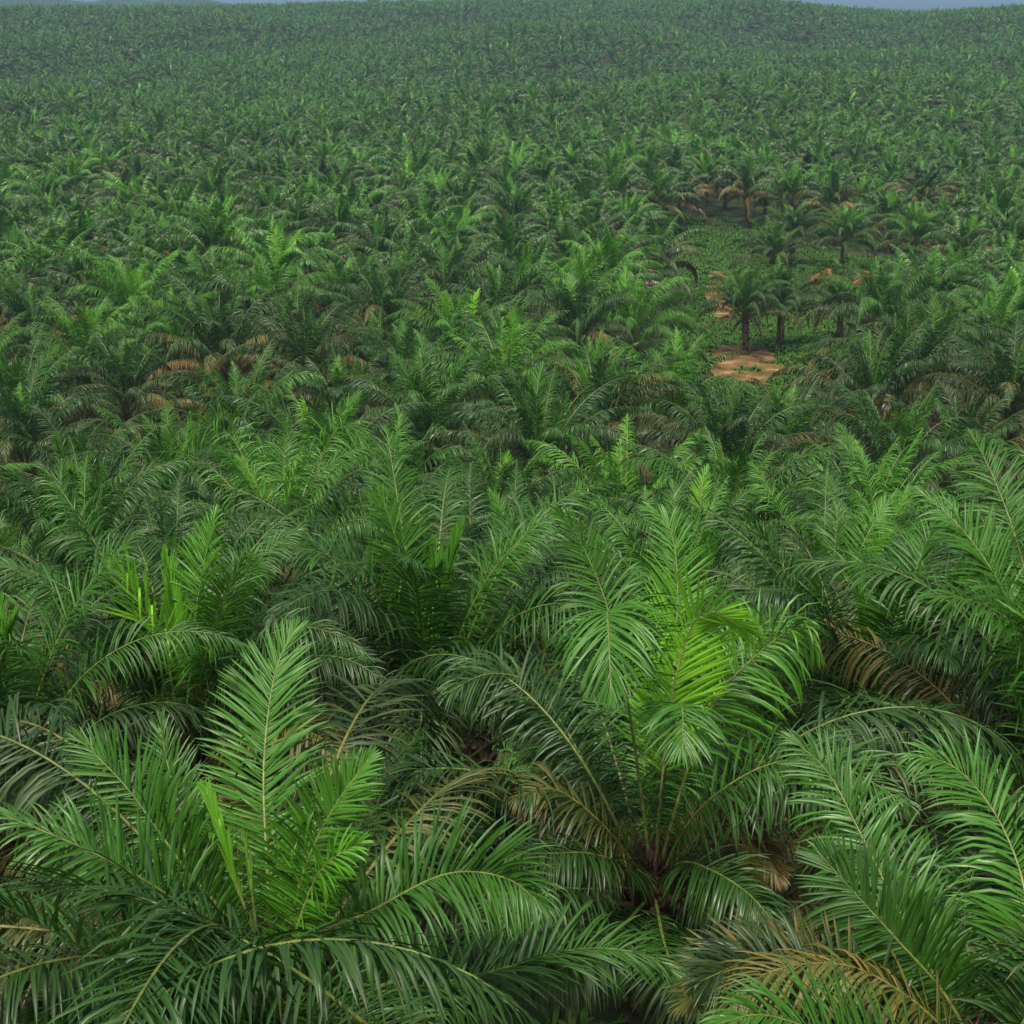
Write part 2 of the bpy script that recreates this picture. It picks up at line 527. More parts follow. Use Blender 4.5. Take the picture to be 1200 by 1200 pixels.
gL = np.random.default_rng(5)
LIB = {}
for lod, nv in ((0, 6), (1, 6), (2, 4)):
    for b in range(BINS):
        vv = []
        for v in range(nv):
            q = (b + gL.uniform(.15, .85)) / BINS if b else gL.uniform(0, .7 / BINS)
            lf, ra = library_frond(q, gL, lod)
            if lod == 0:
                vv.append((make_mesh('frond_midrib', ra[0], ra[1], [M_RIB], attrs=ra[2]), make_mesh('frond_leaflets', lf[0], lf[1], [M_LEAF], attrs=lf[2], smooth=True)))
            else:
                V, Q, mi, A = merge([(*lf, 0), (*ra, 1)])
                vv.append((make_mesh('frond', V, Q, [M_LEAF, M_RIB], mi, A, smooth=False), None))
        LIB[(lod, b)] = vv

def trunk_arrays(h, g, boots=True, r=.30, nb=None):
    """trunk from z=-h to 0 with a spiral of old leaf bases"""
    n, sides = 9, 10
    z = np.linspace(-h - .6, .15, n)
    rr = r * np.interp(np.linspace(0, 1, n), [0, .15, .8, 1], [1.25, 1.0, 1.1, .7])
    a = np.arange(sides) * 2 * math.pi / sides
    V = np.stack([rr[:, None] * np.cos(a), rr[:, None] * np.sin(a), np.repeat(z[:, None], sides, 1)], -1).reshape(-1, 3)
    i, j = np.meshgrid(np.arange(n - 1), np.arange(sides), indexing='ij'); j2 = (j + 1) % sides
    Q = np.stack([i * sides + j, i * sides + j2, (i + 1) * sides + j2, (i + 1) * sides + j], -1).reshape(-1, 4)
    Vs, Qs, off = [V], [Q], len(V)
    if boots:
        nb = nb or int(h * 17)
        for k in range(nb):
            zz = -h + h * (k + .5) / nb
            th = k * 2.39996
            c, s_ = math.cos(th), math.sin(th)
            wb, ll, o_ = .13 * g.uniform(.8, 1.2), g.uniform(.22, .42), r * .85
            out = np.array([c, s_, 0]); tn = np.array([-s_, c, 0]); up = np.array([0, 0, 1.0])
            base = out * o_ + up * zz
            tip = base + out * (.16 + .1 * g.random()) + up * ll
            v = [base - tn * wb, base + tn * wb, base + tn * wb + up * .12 - out * .05, base - tn * wb + up * .12 - out * .05,
                 tip - tn * wb * .45, tip + tn * wb * .45, tip + tn * wb * .35 + up * .05 - out * .08, tip - tn * wb * .35 + up * .05 - out * .08]
            Vs.append(np.array(v))
            Qs.append(np.array([(0, 1, 5, 4), (1, 2, 6, 5), (2, 3, 7, 6), (3, 0, 4, 7), (4, 5, 6, 7)]) + off); off += 8
    return np.vstack(Vs), np.vstack(Qs)

def sheath_mesh(g, n=620):
    """brown fibres and old flower stalks standing between the leaf bases"""
    Vs, Qs, off = [], [], 0
    for k in range(n):
        th, z0 = g.uniform(0, 2 * math.pi), g.uniform(-.9, .35)
        r0 = np.interp(z0, [-.9, .35], [.40, .13])
        out = np.array([math.cos(th), math.sin(th), 0]); tn = np.array([-out[1], out[0], 0])
        ll = g.uniform(.18, .55); w_ = g.uniform(.008, .03)
        p0 = out * r0 + np.array([0, 0, z0]); dirv = out * g.uniform(.1, .9) + np.array([0, 0, 1.0]) + tn * g.normal(0, .4)
        p1 = p0 + dirv * ll * .6; p2 = p0 + dirv * ll + out * .08 * g.normal()
        Vs.append(np.array([p0 - tn * w_, p0 + tn * w_, p1 - tn * w_ * .8, p1 + tn * w_ * .8, p2 - tn * w_ * .2, p2 + tn * w_ * .2]))
        Qs.append(np.array([(0, 1, 3, 2), (2, 3, 5, 4)]) + off); off += 6
    # core
    a = np.arange(10) * 2 * math.pi / 10
    zz = [-1.0, -.6, -.1, .3, .6]; rr = [.30, .36, .27, .15, .05]
    V = np.array([(r * math.cos(t), r * math.sin(t), z) for r, z in zip(rr, zz) for t in a])
    Q = np.array([(i * 10 + j, i * 10 + (j + 1) % 10, (i + 1) * 10 + (j + 1) % 10, (i + 1) * 10 + j) for i in range(4) for j in range(10)]) + off
    Vs.append(V); Qs.append(Q)
    return make_mesh('leaf_sheath', np.vstack(Vs), np.vstack(Qs), [M_SHEATH], smooth=False)

gT = np.random.default_rng(8)
SHEATH = [sheath_mesh(gT) for _ in range(3)]
TRUNKS = {}
for hh in (2.5, 3.5, 4.5, 5.5, 7.0, 9.0):
    v, q = trunk_arrays(hh, gT); TRUNKS[(hh, 0)] = make_mesh('trunk', v, q, [M_TRUNK], smooth=False)
    v, q = trunk_arrays(hh, gT, nb=int(hh * 8)); TRUNKS[(hh, 1)] = make_mesh('trunk', v, q, [M_TRUNK], smooth=False)

PALMS = []       # (x, y) of everything planted
GROUP = 'oil palms of the plantation'

def D_of(x, y): return math.hypot(x, y)

def make_palm(x, y, zc, lod, g, label, group=GROUP, nf=None, yaw=None, scale=1.0, age_shift=0.0, lo=0.0, hi=1.0, dead=None, skip=None):
    """palm with its crown base at (x, y, zc). lo, hi: the span of the leaf rings grown from the library"""
    gz = float(ground_z(x, y))
    h = max(zc - gz, 1.6)
    root = bpy.data.objects.new('oil_palm', None); col.objects.link(root)
    root.empty_display_size = .5
    root.location = (x, y, zc - h)
    tag(root, label, 'palm tree', group)
    key = min((2.5, 3.5, 4.5, 5.5, 7.0, 9.0), key=lambda v: abs(v - h))
    root.rotation_euler = (g.normal(0, .045), g.normal(0, .045), 0) if D_of(x, y) > 40 else (0, 0, 0)
    tr = obj('trunk', TRUNKS[(key, 0 if lod == 0 else 1)], root, (0, 0, h))
    if lod == 0:
        obj('leaf_sheath', SHEATH[int(g.integers(3))], root, (0, 0, h + .1), g.uniform(0, 6))
    nf = nf or int(g.integers(32, 39)) if lod < 2 else int(g.integers(27, 33))
    y0 = g.uniform(0, 6.28) if yaw is None else yaw
    for k in range(nf):
        q = lo + (hi - lo) * (k + .3) / nf
        b = min(int(q * BINS), BINS - 1)
        a = y0 + k * 2.39996 + g.normal(0, .12)
        if skip and skip(a % (2 * math.pi), q): continue
        rib, lf = LIB[(lod, b)][int(g.integers(len(LIB[(lod, b)])))]
        r_ = .10 + .16 * q
        o = obj('frond', rib, root, (r_ * math.cos(a), r_ * math.sin(a), h + .55 - .8 * q), a)
        s_ = scale * g.uniform(.93, 1.08)
        o.scale = (s_, s_, s_)
        ag = age_shift + g.normal(0, .045)
        if q > .7 and g.random() < (.22 if lod == 0 else .07): ag += g.uniform(.05, .22)
        if k == 1 and g.random() < .22: ag -= .17
        o['age'] = float(ag)
        if lf is not None:
            c = obj('leaflets', lf, o); c['age'] = float(ag); c['kind'] = 'stuff'
    nd = dead if dead is not None else (int(g.integers(0, 3)) if lod == 0 else int(g.random() < .07))
    for k in range(nd):
        rib, lf = LIB[(lod, BINS - 1)][int(g.integers(len(LIB[(lod, BINS - 1)])))]
        a = g.uniform(0, 6.28)
        o = obj('dead_frond', rib, root, (.25 * math.cos(a), .25 * math.sin(a), h - .35))
        o.rotation_euler = (0, R(g.uniform(12, 38)), a)
        ag = g.uniform(.16, .30)
        o['age'] = float(ag); o['label'] = 'withered brown frond hanging from the crown'
        if lf is not None:
            c = obj('leaflets', lf, o); c['age'] = float(ag); c['kind'] = 'stuff'
    PALMS.append((x, y))
    return root, h

def hero_frond(root, ctrl, g, age, up=None, split=False, name='frond', nside=118, r0=.030, label=None, **kw):
    """one frond along 3-D control points (world); split: every leaflet an object of its own"""
    base = np.array(root.location)
    S = spline(ctrl, 34) - base
    mid = S[len(S) // 2] - S[0]
    if up is None:
        up = np.array([0, 0, 1.0])
        if abs(unit(mid)[2]) > .93: up = np.array([0, -1.0, .2])
    V, rn, tt = frond_geo(S, up, g, nside=nside, segs=5, fold=True, wid=kw.pop('wid', .047), **kw)
    ra = rachis_arrays(S, up, r0=r0, sides=7, age=age * .9)
    o = obj(name, make_mesh('frond_midrib', ra[0], ra[1], [M_RIB], attrs=ra[2]), root)
    if label: o['label'] = label
    if split:
        for i in range(len(V)):
            a, b, c = geo_to_arrays(V[i:i + 1], rn[i:i + 1], tt, age)
            obj('leaflet', make_mesh('leaflet', a, b, [M_LEAF], attrs=c, smooth=True), o)
    else:
        a, b, c = geo_to_arrays(V, rn, tt, age)
        l = obj('leaflets', make_mesh('leaflets', a, b, [M_LEAF], attrs=c, smooth=True), o); l['kind'] = 'stuff'
    return o

# ------------------------------------------------------------------ the palms one can name
gH = np.random.default_rng(21)

def crown_at(px, py, dist):
    return at(px, py, dist)

# A: the nearest palm, bottom left
def palm_at(px, py, dist, label, **kw):
    p = at(px, py, dist)
    root, h = make_palm(p[0], p[1], p[2], kw.pop('lod', 0), gH, label, **kw)
    return root, p

A, pA = palm_at(318, 1165, 19.0, 'nearest oil palm at the bottom left with tall upright fronds and two unopened spears', nf=16, lo=.55, dead=1, skip=lambda a, q: a > 4.9 or a < .9)
def fr(root, p, pts, age, **kw):
    """pts: (px, py, dist) after the crown base"""
    ctrl = [p] + [at(*q) for q in pts]
    return hero_frond(root, ctrl, gH, age, **kw)
UPR = np.array([0, -.35, .94])
tc = np.array([0, -.95, .35])       # upper side turned to the viewer
fr(A, pA, [(314, 1040, 19.2), (309, 900, 19.6), (322, 790, 20.0), (345, 738, 20.3)], .40, up=tc, split=True, droop=.12, vang=14, Lmax=.95)
fr(A, pA, [(270, 1080, 18.9), (215, 1015, 18.7), (150, 925, 18.8), (95, 868, 19.0)], .44, up=tc, droop=.22, vang=14, Lmax=.95, split=True)
fr(A, pA, [(262, 1115, 18.0), (205, 1055, 17.4), (110, 1000, 17.0), (5, 955, 17.0)], .46, up=np.array([0, -.6, .8]), droop=.35, vang=10, Lmax=.9)
fr(A, pA, [(250, 1050, 20.2), (215, 960, 20.9), (195, 890, 21.3), (188, 845, 21.5)], .50, up=tc, droop=.2, vang=12, Lmax=.8)
fr(A, pA, [(338, 1090, 18.6), (360, 1010, 18.2), (392, 945, 17.9), (432, 890, 17.8)], .37, up=np.array([-.2, -.95, .3]), droop=.12, vang=18, Lmax=.75)
fr(A, pA, [(345, 1095, 18.2), (365, 1040, 17.8), (385, 1010, 17.4), (425, 985, 17.2)], .28, up=np.array([-.5, -.8, .3]), droop=.2, vang=28, Lmax=.6, nside=60)
fr(A, pA, [(365, 1100, 18.6), (430, 1070, 18.3), (520, 1025, 18.0), (590, 1028, 17.6), (635, 1060, 17.2)], .50, up=np.array([0, -.35, .94]), droop=.42, vang=22, Lmax=1.05, split=False)
fr(A, pA, [(380, 1165, 18.6), (470, 1160, 18.8), (570, 1140, 19.2), (680, 1112, 19.6), (760, 1120, 19.8), (800, 1150, 19.6)], .52, up=np.array([0, -.3, .95]), droop=.35, vang=30, Lmax=.95)
fr(A, pA, [(380, 1060, 20.0), (425, 960, 20.8), (455, 900, 21.4), (490, 862, 21.8)], .50, up=tc, droop=.25, vang=12, Lmax=.85)
fr(A, pA, [(400, 1080, 20.4), (480, 1000, 21.6), (560, 930, 22.6), (640, 880, 23.2)], .50, up=np.array([.1, -.8, .5]), droop=.3, vang=14, Lmax=.9)
fr(A, pA, [(296, 1090, 18.0), (275, 1030, 17.6), (255, 965, 17.4), (240, 925, 17.3)], .20, up=tc, alpha_mul=.10, droop=.05, vang=0, Lmax=.55, start=.55, nside=26, name='spear', r0=.035, wid=.045, label='unopened spear leaf splitting at its bright green tip')
fr(A, pA, [(304, 1110, 18.0), (297, 1060, 17.6), (291, 1010, 17.4), (286, 978, 17.3)], .30, up=tc, alpha_mul=.03, droop=.0, vang=0, Lmax=.35, start=.6, nside=10, name='spear', r0=.035, wid=.03, label='closed grey spear leaf')
fr(A, pA, [(230, 1175, 16.8), (140, 1130, 15.6), (60, 1090, 15.0), (-40, 1040, 14.6)], .52, up=np.array([0, -.6, .8]), droop=.2, vang=30, Lmax=.9)
fr(A, pA, [(300, 1190, 17.8), (250, 1200, 17.0), (200, 1215, 16.2)], .46, up=np.array([0, -.6, .8]), droop=.4, vang=10, Lmax=.8)

# B: the middle palm with its brown heart in view
B, pB = palm_at(766, 1045, 23.0, 'oil palm right of centre with a brown fibrous heart and one glowing lime frond', nf=16, lo=.5, dead=0, skip=lambda a, q: 3.7 < a < 5.8)
fr(B, pB, [(775, 930, 22.4), (785, 830, 22.0), (806, 745, 21.6), (830, 718, 21.2), (880, 740, 20.8)], .03, up=np.array([-.35, -.9, .25]), droop=.06, vang=4, Lmax=1.15, start=.34, nside=84, wid=.052, alpha_mul=.72, messy=.5, split=True, label='freshly opened lime green frond bending to the right')
fr(B, pB, [(778, 900, 23.6), (790, 780, 24.2), (794, 680, 24.6), (785, 620, 24.8), (762, 598, 24.8)], .36, up=tc, droop=.18, vang=12, Lmax=.95, split=True)
fr(B, pB, [(755, 900, 24.0), (735, 800, 24.5), (708, 700, 24.8), (680, 635, 24.8), (655, 600, 24.6)], .42, up=tc, droop=.35, vang=12, Lmax=1.0)
fr(B, pB, [(750, 920, 22.4), (735, 820, 21.6), (718, 740, 20.8), (712, 716, 20.2), (714, 760, 19.6), (716, 810, 19.4)], .42, up=np.array([0, -.9, .4]), droop=.45, vang=0, Lmax=1.1, start=.5)
fr(B, pB, [(775, 940, 22.0), (785, 870, 21.2), (796, 826, 20.6), (800, 835, 20.0), (800, 880, 19.6)], .45, up=np.array([0, -.9, .4]), droop=.4, vang=0, Lmax=.8, start=.66, nside=50)
fr(B, pB, [(800, 920, 22.6), (840, 820, 22.2), (890, 765, 22.2), (935, 735, 22.0), (960, 760, 21.6)], .36, up=np.array([0, -.5, .85]), droop=.9, vang=4, Lmax=1.15)
fr(B, pB, [(810, 960, 22.0), (870, 910, 21.6), (930, 890, 21.2), (990, 900, 20.8), (1060, 940, 20.4)], .52, up=np.array([0, -.3, .95]), droop=.7, vang=8, Lmax=1.05)
fr(B, pB, [(710, 940, 23.0), (660, 850, 23.2), (620, 800, 23.2), (570, 790, 23.0), (520, 815, 22.6)], .56, up=np.array([0, -.3, .95]), droop=.7, vang=6, Lmax=1.0)
fr(B, pB, [(738, 1005, 22.4), (700, 960, 22.0), (650, 925, 21.8), (600, 935, 21.4)], .80, up=np.array([0, -.3, .95]), droop=.75, vang=8, Lmax=.9, label='ageing frond with orange brown leaflets')
fr(B, pB, [(735, 1015, 22.0), (690, 1000, 21.4), (650, 1000, 21.0), (600, 1000, 20.4)], .66, up=np.array([0, -.3, .95]), droop=.6, vang=8, Lmax=.8)
fr(B, pB, [(725, 1040, 21.8), (690, 1042, 21.2), (640, 1045, 20.6), (560, 1100, 19.8), (480, 1150, 19.2)], .66, up=np.array([0, -.3, .95]), droop=.6, vang=8, Lmax=.9, start=.3)
fr(B, pB, [(795, 1012, 22.2), (830, 1018, 21.6), (880, 1050, 21.0), (925, 1105, 20.4)], .62, up=np.array([0, -.3, .95]), droop=.8, vang=6, Lmax=.85)
fr(B, pB, [(800, 1000, 22.8), (850, 975, 22.6), (890, 995, 22.2), (915, 1030, 22.0)], .87, up=np.array([0, -.3, .95]), droop=.4, vang=22, Lmax=.7, label='yellowing frond with orange tipped leaflets')
fr(B, pB, [(790, 960, 23.4), (830, 900, 24.0), (870, 870, 24.2)], .58, up=tc, droop=.5, vang=10, Lmax=.9)

fr(B, pB, [(720, 1095, 22.0), (670, 1130, 21.4), (610, 1150, 20.8)], .64, up=UPR, droop=.8, vang=10, Lmax=.9)
fr(B, pB, [(780, 1110, 21.8), (800, 1160, 21.0), (830, 1200, 20.2)], .62, up=UPR, droop=.8, vang=10, Lmax=.9)
fr(B, pB, [(820, 1060, 22.6), (880, 1085, 22.2), (940, 1140, 21.6)], .70, up=UPR, droop=.8, vang=8, Lmax=.9)
fr(B, pB, [(710, 1075, 23.2), (660, 1080, 23.4), (600, 1110, 23.2)], .68, up=UPR, droop=.8, vang=8, Lmax=.9)

# C: bottom right corner
C_, pC = palm_at(1165, 1275, 18.0, 'oil palm in the bottom right corner with dark glossy fronds leaning left', nf=18, lo=.45, dead=1, skip=lambda a, q: .5 < a < 4.6)
fr(C_, pC, [(1120, 1190, 18.2), (1060, 1080, 18.4), (1010, 980, 18.8), (970, 905, 19.0), (930, 868, 19.0)], .46, up=np.array([-.3, -.7, .6]), droop=.45, vang=14, Lmax=.95, split=False)
fr(C_, pC, [(1110, 1170, 17.6), (1050, 1100, 17.3), (1000, 1045, 17.2), (960, 1000, 17.2)], .52, up=np.array([-.3, -.8, .5]), droop=.3, vang=10, Lmax=.9)
fr(C_, pC, [(1200, 1160, 18.4), (1202, 1050, 18.6), (1170, 960, 18.8), (1120, 900, 18.8), (1070, 885, 18.6)], .42, up=np.array([.2, -.7, .6]), droop=.55, vang=8, Lmax=1.0)
fr(C_, pC, [(1080, 1255, 16.6), (1000, 1225, 15.8), (900, 1190, 15.2), (840, 1200, 14.8)], .44, up=np.array([0, -.6, .8]), droop=.4, vang=12, Lmax=.9)
fr(C_, pC, [(1060, 1215, 17.4), (960, 1160, 17.0), (880, 1130, 16.8), (820, 1150, 16.4)], .74, up=np.array([0, -.5, .85]), droop=.5, vang=16, Lmax=.95)

fr(C_, pC, [(1100, 1240, 17.8), (1010, 1190, 17.6), (930, 1150, 17.4), (860, 1140, 17.2), (800, 1175, 16.8)], .78, up=UPR, droop=.25, vang=28, Lmax=.9, label='yellow green frond low in the corner')
fr(C_, pC, [(1180, 1180, 19.4), (1150, 1090, 19.8), (1080, 1020, 20.2), (1010, 1000, 20.2), (960, 1030, 20.0)], .58, up=UPR, droop=.6, vang=8, Lmax=.9)

fr(A, pA, [(250, 1190, 18.0), (170, 1165, 17.4), (90, 1175, 16.9), (10, 1215, 16.4)], .60, up=UPR, droop=.6, vang=16, Lmax=.95)
fr(A, pA, [(290, 1140, 18.2), (250, 1120, 17.6), (190, 1140, 17.0), (140, 1190, 16.4)], .48, up=UPR, droop=.7, vang=10, Lmax=.9)
fr(A, pA, [(360, 1190, 18.0), (420, 1195, 17.4), (500, 1215, 16.8)], .55, up=UPR, droop=.5, vang=20, Lmax=.95)

fr(C_, pC, [(1150, 1180, 18.6), (1130, 1080, 19.0), (1150, 1000, 19.2), (1190, 975, 19.0), (1225, 1010, 18.6)], .55, up=UPR, droop=.9, vang=4, Lmax=.95)
fr(C_, pC, [(1130, 1230, 17.2), (1060, 1165, 16.8), (985, 1130, 16.6), (900, 1140, 16.4), (850, 1190, 16.2)], .79, up=UPR, droop=.8, vang=6, Lmax=.95)
fr(C_, pC, [(1190, 1215, 17.6), (1230, 1150, 17.4), (1260, 1130, 17.0)], .6, up=UPR, droop=.8, vang=6, Lmax=.95)
fr(B, pB, [(830, 980, 23.6), (890, 920, 24.0), (960, 890, 24.2), (1030, 880, 24.0), (1080, 905, 23.6)], .74, up=UPR, droop=.9, vang=14, Lmax=.95, label='olive frond with yellowed leaflets arching to the right')

FR_ = lambda a, q: 3.8 < a < 5.6 and q < .75
named = [
 (30, 1340, 17.0, 'palm beyond the lower left corner, only its low outer fronds in view', dict(lo=.62, nf=18, dead=0, skip=lambda a, q: .1 < a < 3.05)),
 (590, 1345, 17.5, 'palm below the bottom edge with only its low outer fronds in view', dict(lo=.62, nf=18, dead=0, skip=lambda a, q: .1 < a < 3.05)),
 (218, 925, 27.0, 'oil palm behind the nearest one with a bright lime spear at its top', dict(scale=.82, skip=FR_)),
 (8, 985, 26.0, 'dark palm at the left edge level with the tips of the nearest palm', dict(scale=.78)),
 (505, 905, 29.5, 'oil palm between the nearest palm and the brown hearted one, mostly overlapped', dict(age_shift=.05)),
 (1010, 935, 30.0, 'oil palm with yellowed low fronds right of the lime frond', dict(age_shift=.04)),
 (1245, 1010, 27.0, 'palm cut by the right edge above the corner palm', {}),
 (965, 815, 37.0, 'oil palm with long pale ribbed fronds sweeping to the right edge', dict(scale=.78, age_shift=-.04, skip=FR_)),
 (560, 815, 37.0, 'oil palm in the centre of the photo behind the yellowing arched fronds', dict(skip=FR_, scale=.82)),
 (345, 700, 49.0, 'tall light green palm on the crest, left of centre, above its neighbours', dict(scale=.95, age_shift=-.10, skip=FR_, lod=1)),
 (110, 735, 44.0, 'blue green palm on the left below the dark hollow', dict(age_shift=.03, lod=1, scale=.85)),
 (1165, 830, 38.0, 'dark spreading palm at the right edge in mid slope', dict(lod=1, scale=.85)),
 (790, 790, 41.0, 'light green palm directly behind the lime frond', dict(age_shift=-.06, lod=1, scale=.85)),
]
NP = {}
for px, py, ds, lab, kw in named:
    NP[(px, py)] = palm_at(px, py, ds, lab, **kw)
r_, p_ = NP[(218, 925)]
fr(r_, p_, [(205, 850, 27.0), (182, 775, 26.8), (155, 722, 26.5), (138, 735, 26.0)], .50, up=tc, droop=.7, vang=6, Lmax=.95)
fr(r_, p_, [(250, 860, 27.2), (282, 770, 27.3), (318, 700, 27.2), (350, 690, 27.0), (362, 735, 26.6)], .52, up=tc, droop=.55, vang=6, Lmax=1.1)
fr(r_, p_, [(225, 840, 27.6), (222, 760, 27.9), (215, 690, 28.1), (205, 640, 28.0)], .50, up=tc, droop=.4, vang=6, Lmax=.9)
fr(r_, p_, [(160, 880, 26.4), (95, 830, 26.0), (30, 800, 25.8), (-30, 815, 25.4)], .60, up=UPR, droop=1.1, vang=0, Lmax=1.05)
fr(r_, p_, [(150, 930, 25.6), (90, 900, 25.0), (20, 890, 24.6), (-40, 910, 24.2)], .64, up=UPR, droop=1.2, vang=0, Lmax=1.0)
r_, p_ = NP[(505, 905)]
fr(r_, p_, [(525, 830, 29.8), (515, 750, 30.0), (485, 685, 30.0), (455, 655, 29.7), (430, 668, 29.2)], .53, up=tc, droop=.7, vang=4, Lmax=1.1)
fr(r_, p_, [(455, 850, 28.8), (420, 790, 28.4), (380, 765, 28.0), (335, 790, 27.4)], .60, up=UPR, droop=1.1, vang=0, Lmax=1.05)
r_, p_ = NP[(560, 815)]
fr(r_, p_, [(558, 760, 37.0), (556, 700, 37.2), (552, 655, 37.3), (548, 630, 37.3)], .27, up=tc, droop=.25, vang=10, Lmax=.85)
fr(r_, p_, [(590, 770, 36.8), (602, 710, 36.6), (612, 672, 36.2), (628, 690, 35.6)], .56, up=tc, droop=.7, vang=4, Lmax=1.05)
r_, p_ = NP[(965, 815)]
fr(r_, p_, [(972, 750, 37.2), (982, 690, 37.3), (1000, 650, 37.2), (1025, 634, 37.0), (1045, 655, 36.5)], .50, up=tc, droop=.8, vang=4, Lmax=1.1)
fr(r_, p_, [(1005, 765, 37.4), (1045, 710, 37.6), (1090, 668, 37.6), (1135, 652, 37.2), (1170, 680, 36.6)], .46, up=UPR, droop=.8, vang=6, Lmax=1.2)
fr(r_, p_, [(1020, 785, 36.6), (1060, 752, 36.3), (1100, 738, 35.9), (1135, 760, 35.3)], .55, up=UPR, droop=.8, vang=4, Lmax=1.1)
fr(r_, p_, [(940, 740, 37.3), (925, 680, 37.5), (905, 640, 37.4), (885, 630, 37.0)], .56, up=tc, droop=.6, vang=4, Lmax=1.0)
fr(r_, p_, [(925, 780, 36.8), (895, 730, 36.4), (870, 712, 36.0), (850, 740, 35.4)], .54, up=UPR, droop=.8, vang=4, Lmax=1.0)
r_, p_ = NP[(345, 700)]
fr(r_, p_, [(345, 640, 49.2), (348, 570, 49.5), (352, 520, 49.6), (350, 492, 49.4)], .36, up=tc, droop=.6, vang=4, Lmax=1.1)
fr(r_, p_, [(330, 640, 49.2), (312, 560, 49.5), (285, 505, 49.6), (255, 495, 49.2), (235, 525, 48.6)], .34, up=tc, droop=.9, vang=4, Lmax=1.3)
fr(r_, p_, [(365, 640, 49.0), (388, 560, 49.0), (412, 512, 48.8), (436, 510, 48.4), (448, 550, 48.0)], .36, up=tc, droop=.9, vang=4, Lmax=1.3)
fr(r_, p_, [(318, 670, 48.6), (275, 630, 48.2), (240, 610, 48.0), (215, 640, 47.4)], .40, up=UPR, droop=.9, vang=4, Lmax=1.2)

# lime spear of the palm behind the nearest one
def lime_spear(px0, py0, px1, py1, dist, root, foot):
    hero_frond(root, [foot, at(px0, py0, dist + .4), at((px0 + px1) / 2, (py0 + py1) / 2 - 3, dist), at(px1, py1, dist - .2)],
               gH, .0, up=tc, alpha_mul=.5, droop=.05, vang=5, Lmax=1.0, start=.55, nside=30, name='spear', label='bright lime spear leaf just opening', r0=.03)
lime_spear(196, 770, 138, 662, 24.8, *NP[(218, 925)])

# ------------------------------------------------------------------ clearing
CLEAR = [(806, 262), (905, 290), (960, 300), (1045, 302), (1060, 350), (1058, 395), (1000, 420), (935, 440), (925, 500), (905, 548), (815, 540), (782, 440), (802, 350)]
def in_poly(px, py, poly):
    c = False
    for a in range(len(poly)):
        xa, ya = poly[a]; xb, yb = poly[a - 1]
        if (ya > py) != (yb > py) and px < (xb - xa) * (py - ya) / (yb - ya) + xa: c = not c
    return c

clearing = [
 (874, 418, 'oil palm on a bare dark trunk, leftmost at the near end of the clearing', 0),
 (914, 410, 'spreading oil palm in the clearing just right of the bare trunked one', 0),
 (984, 408, 'oil palm in front of the red earth bank in the clearing', 0),
 (903, 345, 'palm with a pale spear in the middle of the clearing behind the bare trunked one', 0),
 (985, 320, 'oil palm with a fern covered green trunk behind the red earth bank', -.08),
 (928, 314, 'dark oil palm behind the clearing left of the fern covered trunk', .04),
 (1066, 322, 'yellow green oil palm behind the right end of the red earth bank', -.14),
 (1056, 400, 'dark low palm right of the red earth bank', .06),
]
for px, py, lab, ash in clearing:
    p = ground_at(px, py)
    make_palm(p[0], p[1], p[2] + gH.uniform(3.5, 4.1), 1, gH, lab, age_shift=ash, dead=0, scale=.98)

# ------------------------------------------------------------------ the planting grid
SP_ = 9.4
cand = []
row = 0
yy = 4.0
while yy < 330:
    SPR = SP_ * .9 if yy < 66 else SP_ * 1.15
    xo = (row % 2) * SPR / 2
    nx = int((yy * .36 + 14) / SPR) + 1
    for k in range(-nx, nx + 1):
        x = k * SPR + xo + rng.normal(0, .75); y = yy + rng.normal(0, .75)
        D = math.hypot(x, y)
        if D < 27: continue
        z = float(crown_z(x, y)) + rng.normal(0, .7)
        pr = project((x, y, z + 2.5))
        if pr is None: continue
        m = 4.2 * F / pr[2]
        if pr[0] < -m or pr[0] > 1200 + m or pr[1] > 1200 + m * 1.1: continue
        hit = False
        for ox, oy in ((0, 0), (2.6, 0), (-2.6, 0), (0, 9)):
            g_ = project((x + ox, y + oy, float(ground_z(x + ox, y + oy))))
            hit = hit or in_poly(g_[0], g_[1], CLEAR)
        if hit: continue
        if project((x, y, z))[1] > 1215: continue
        if D > 75 and rng.random() < .03: continue
        if min((x - a) ** 2 + (y - b) ** 2 for a, b in PALMS) < 6.3 ** 2: continue
        cand.append((D, x, y, z, pr))
    yy += SPR * .866
    row += 1
cand.sort()
N_IND = 300 - len(PALMS)
gG = np.random.default_rng(33)
traits = [('with a pale top frond', .0), ('with deep green fronds', .03), ('with light green fronds', -.15), ('with yellowed low fronds', .07), ('with dark olive fronds', .12), ('with fresh green fronds', -.07)]
ORD0 = 'first second third fourth fifth sixth seventh eighth ninth tenth eleventh twelfth thirteenth fourteenth fifteenth sixteenth seventeenth eighteenth nineteenth twentieth'.split()
ORD = ORD0 + ['twenty-' + o for o in ORD0[:9]] + ['thirtieth'] + ['thirty-' + o for o in ORD0[:9]] + ['fortieth'] + ['forty-' + o for o in ORD0[:9]] + ['fiftieth'] * 30
plan = []
for (D, x, y, z, pr) in cand[:N_IND]:
    ti = int(gG.choice(6, p=[.12, .28, .12, .14, .18, .16]))
    zone = ('on the near slope' if D < 50 else 'on the brow' if D < 64 else 'just behind the brow' if D < 82 else 'at the slope foot' if D < 105
            else 'just before the clearing' if D < 135 else 'level with the clearing' if D < 165 else 'just behind the clearing' if D < 198 else 'far behind the clearing' if D < 232 else 'at the valley end')
    plan.append([pr[0], ti, zone, D, x, y, z])
kinds = {}
for p_ in plan: kinds.setdefault((p_[1], p_[2]), []).append(p_)
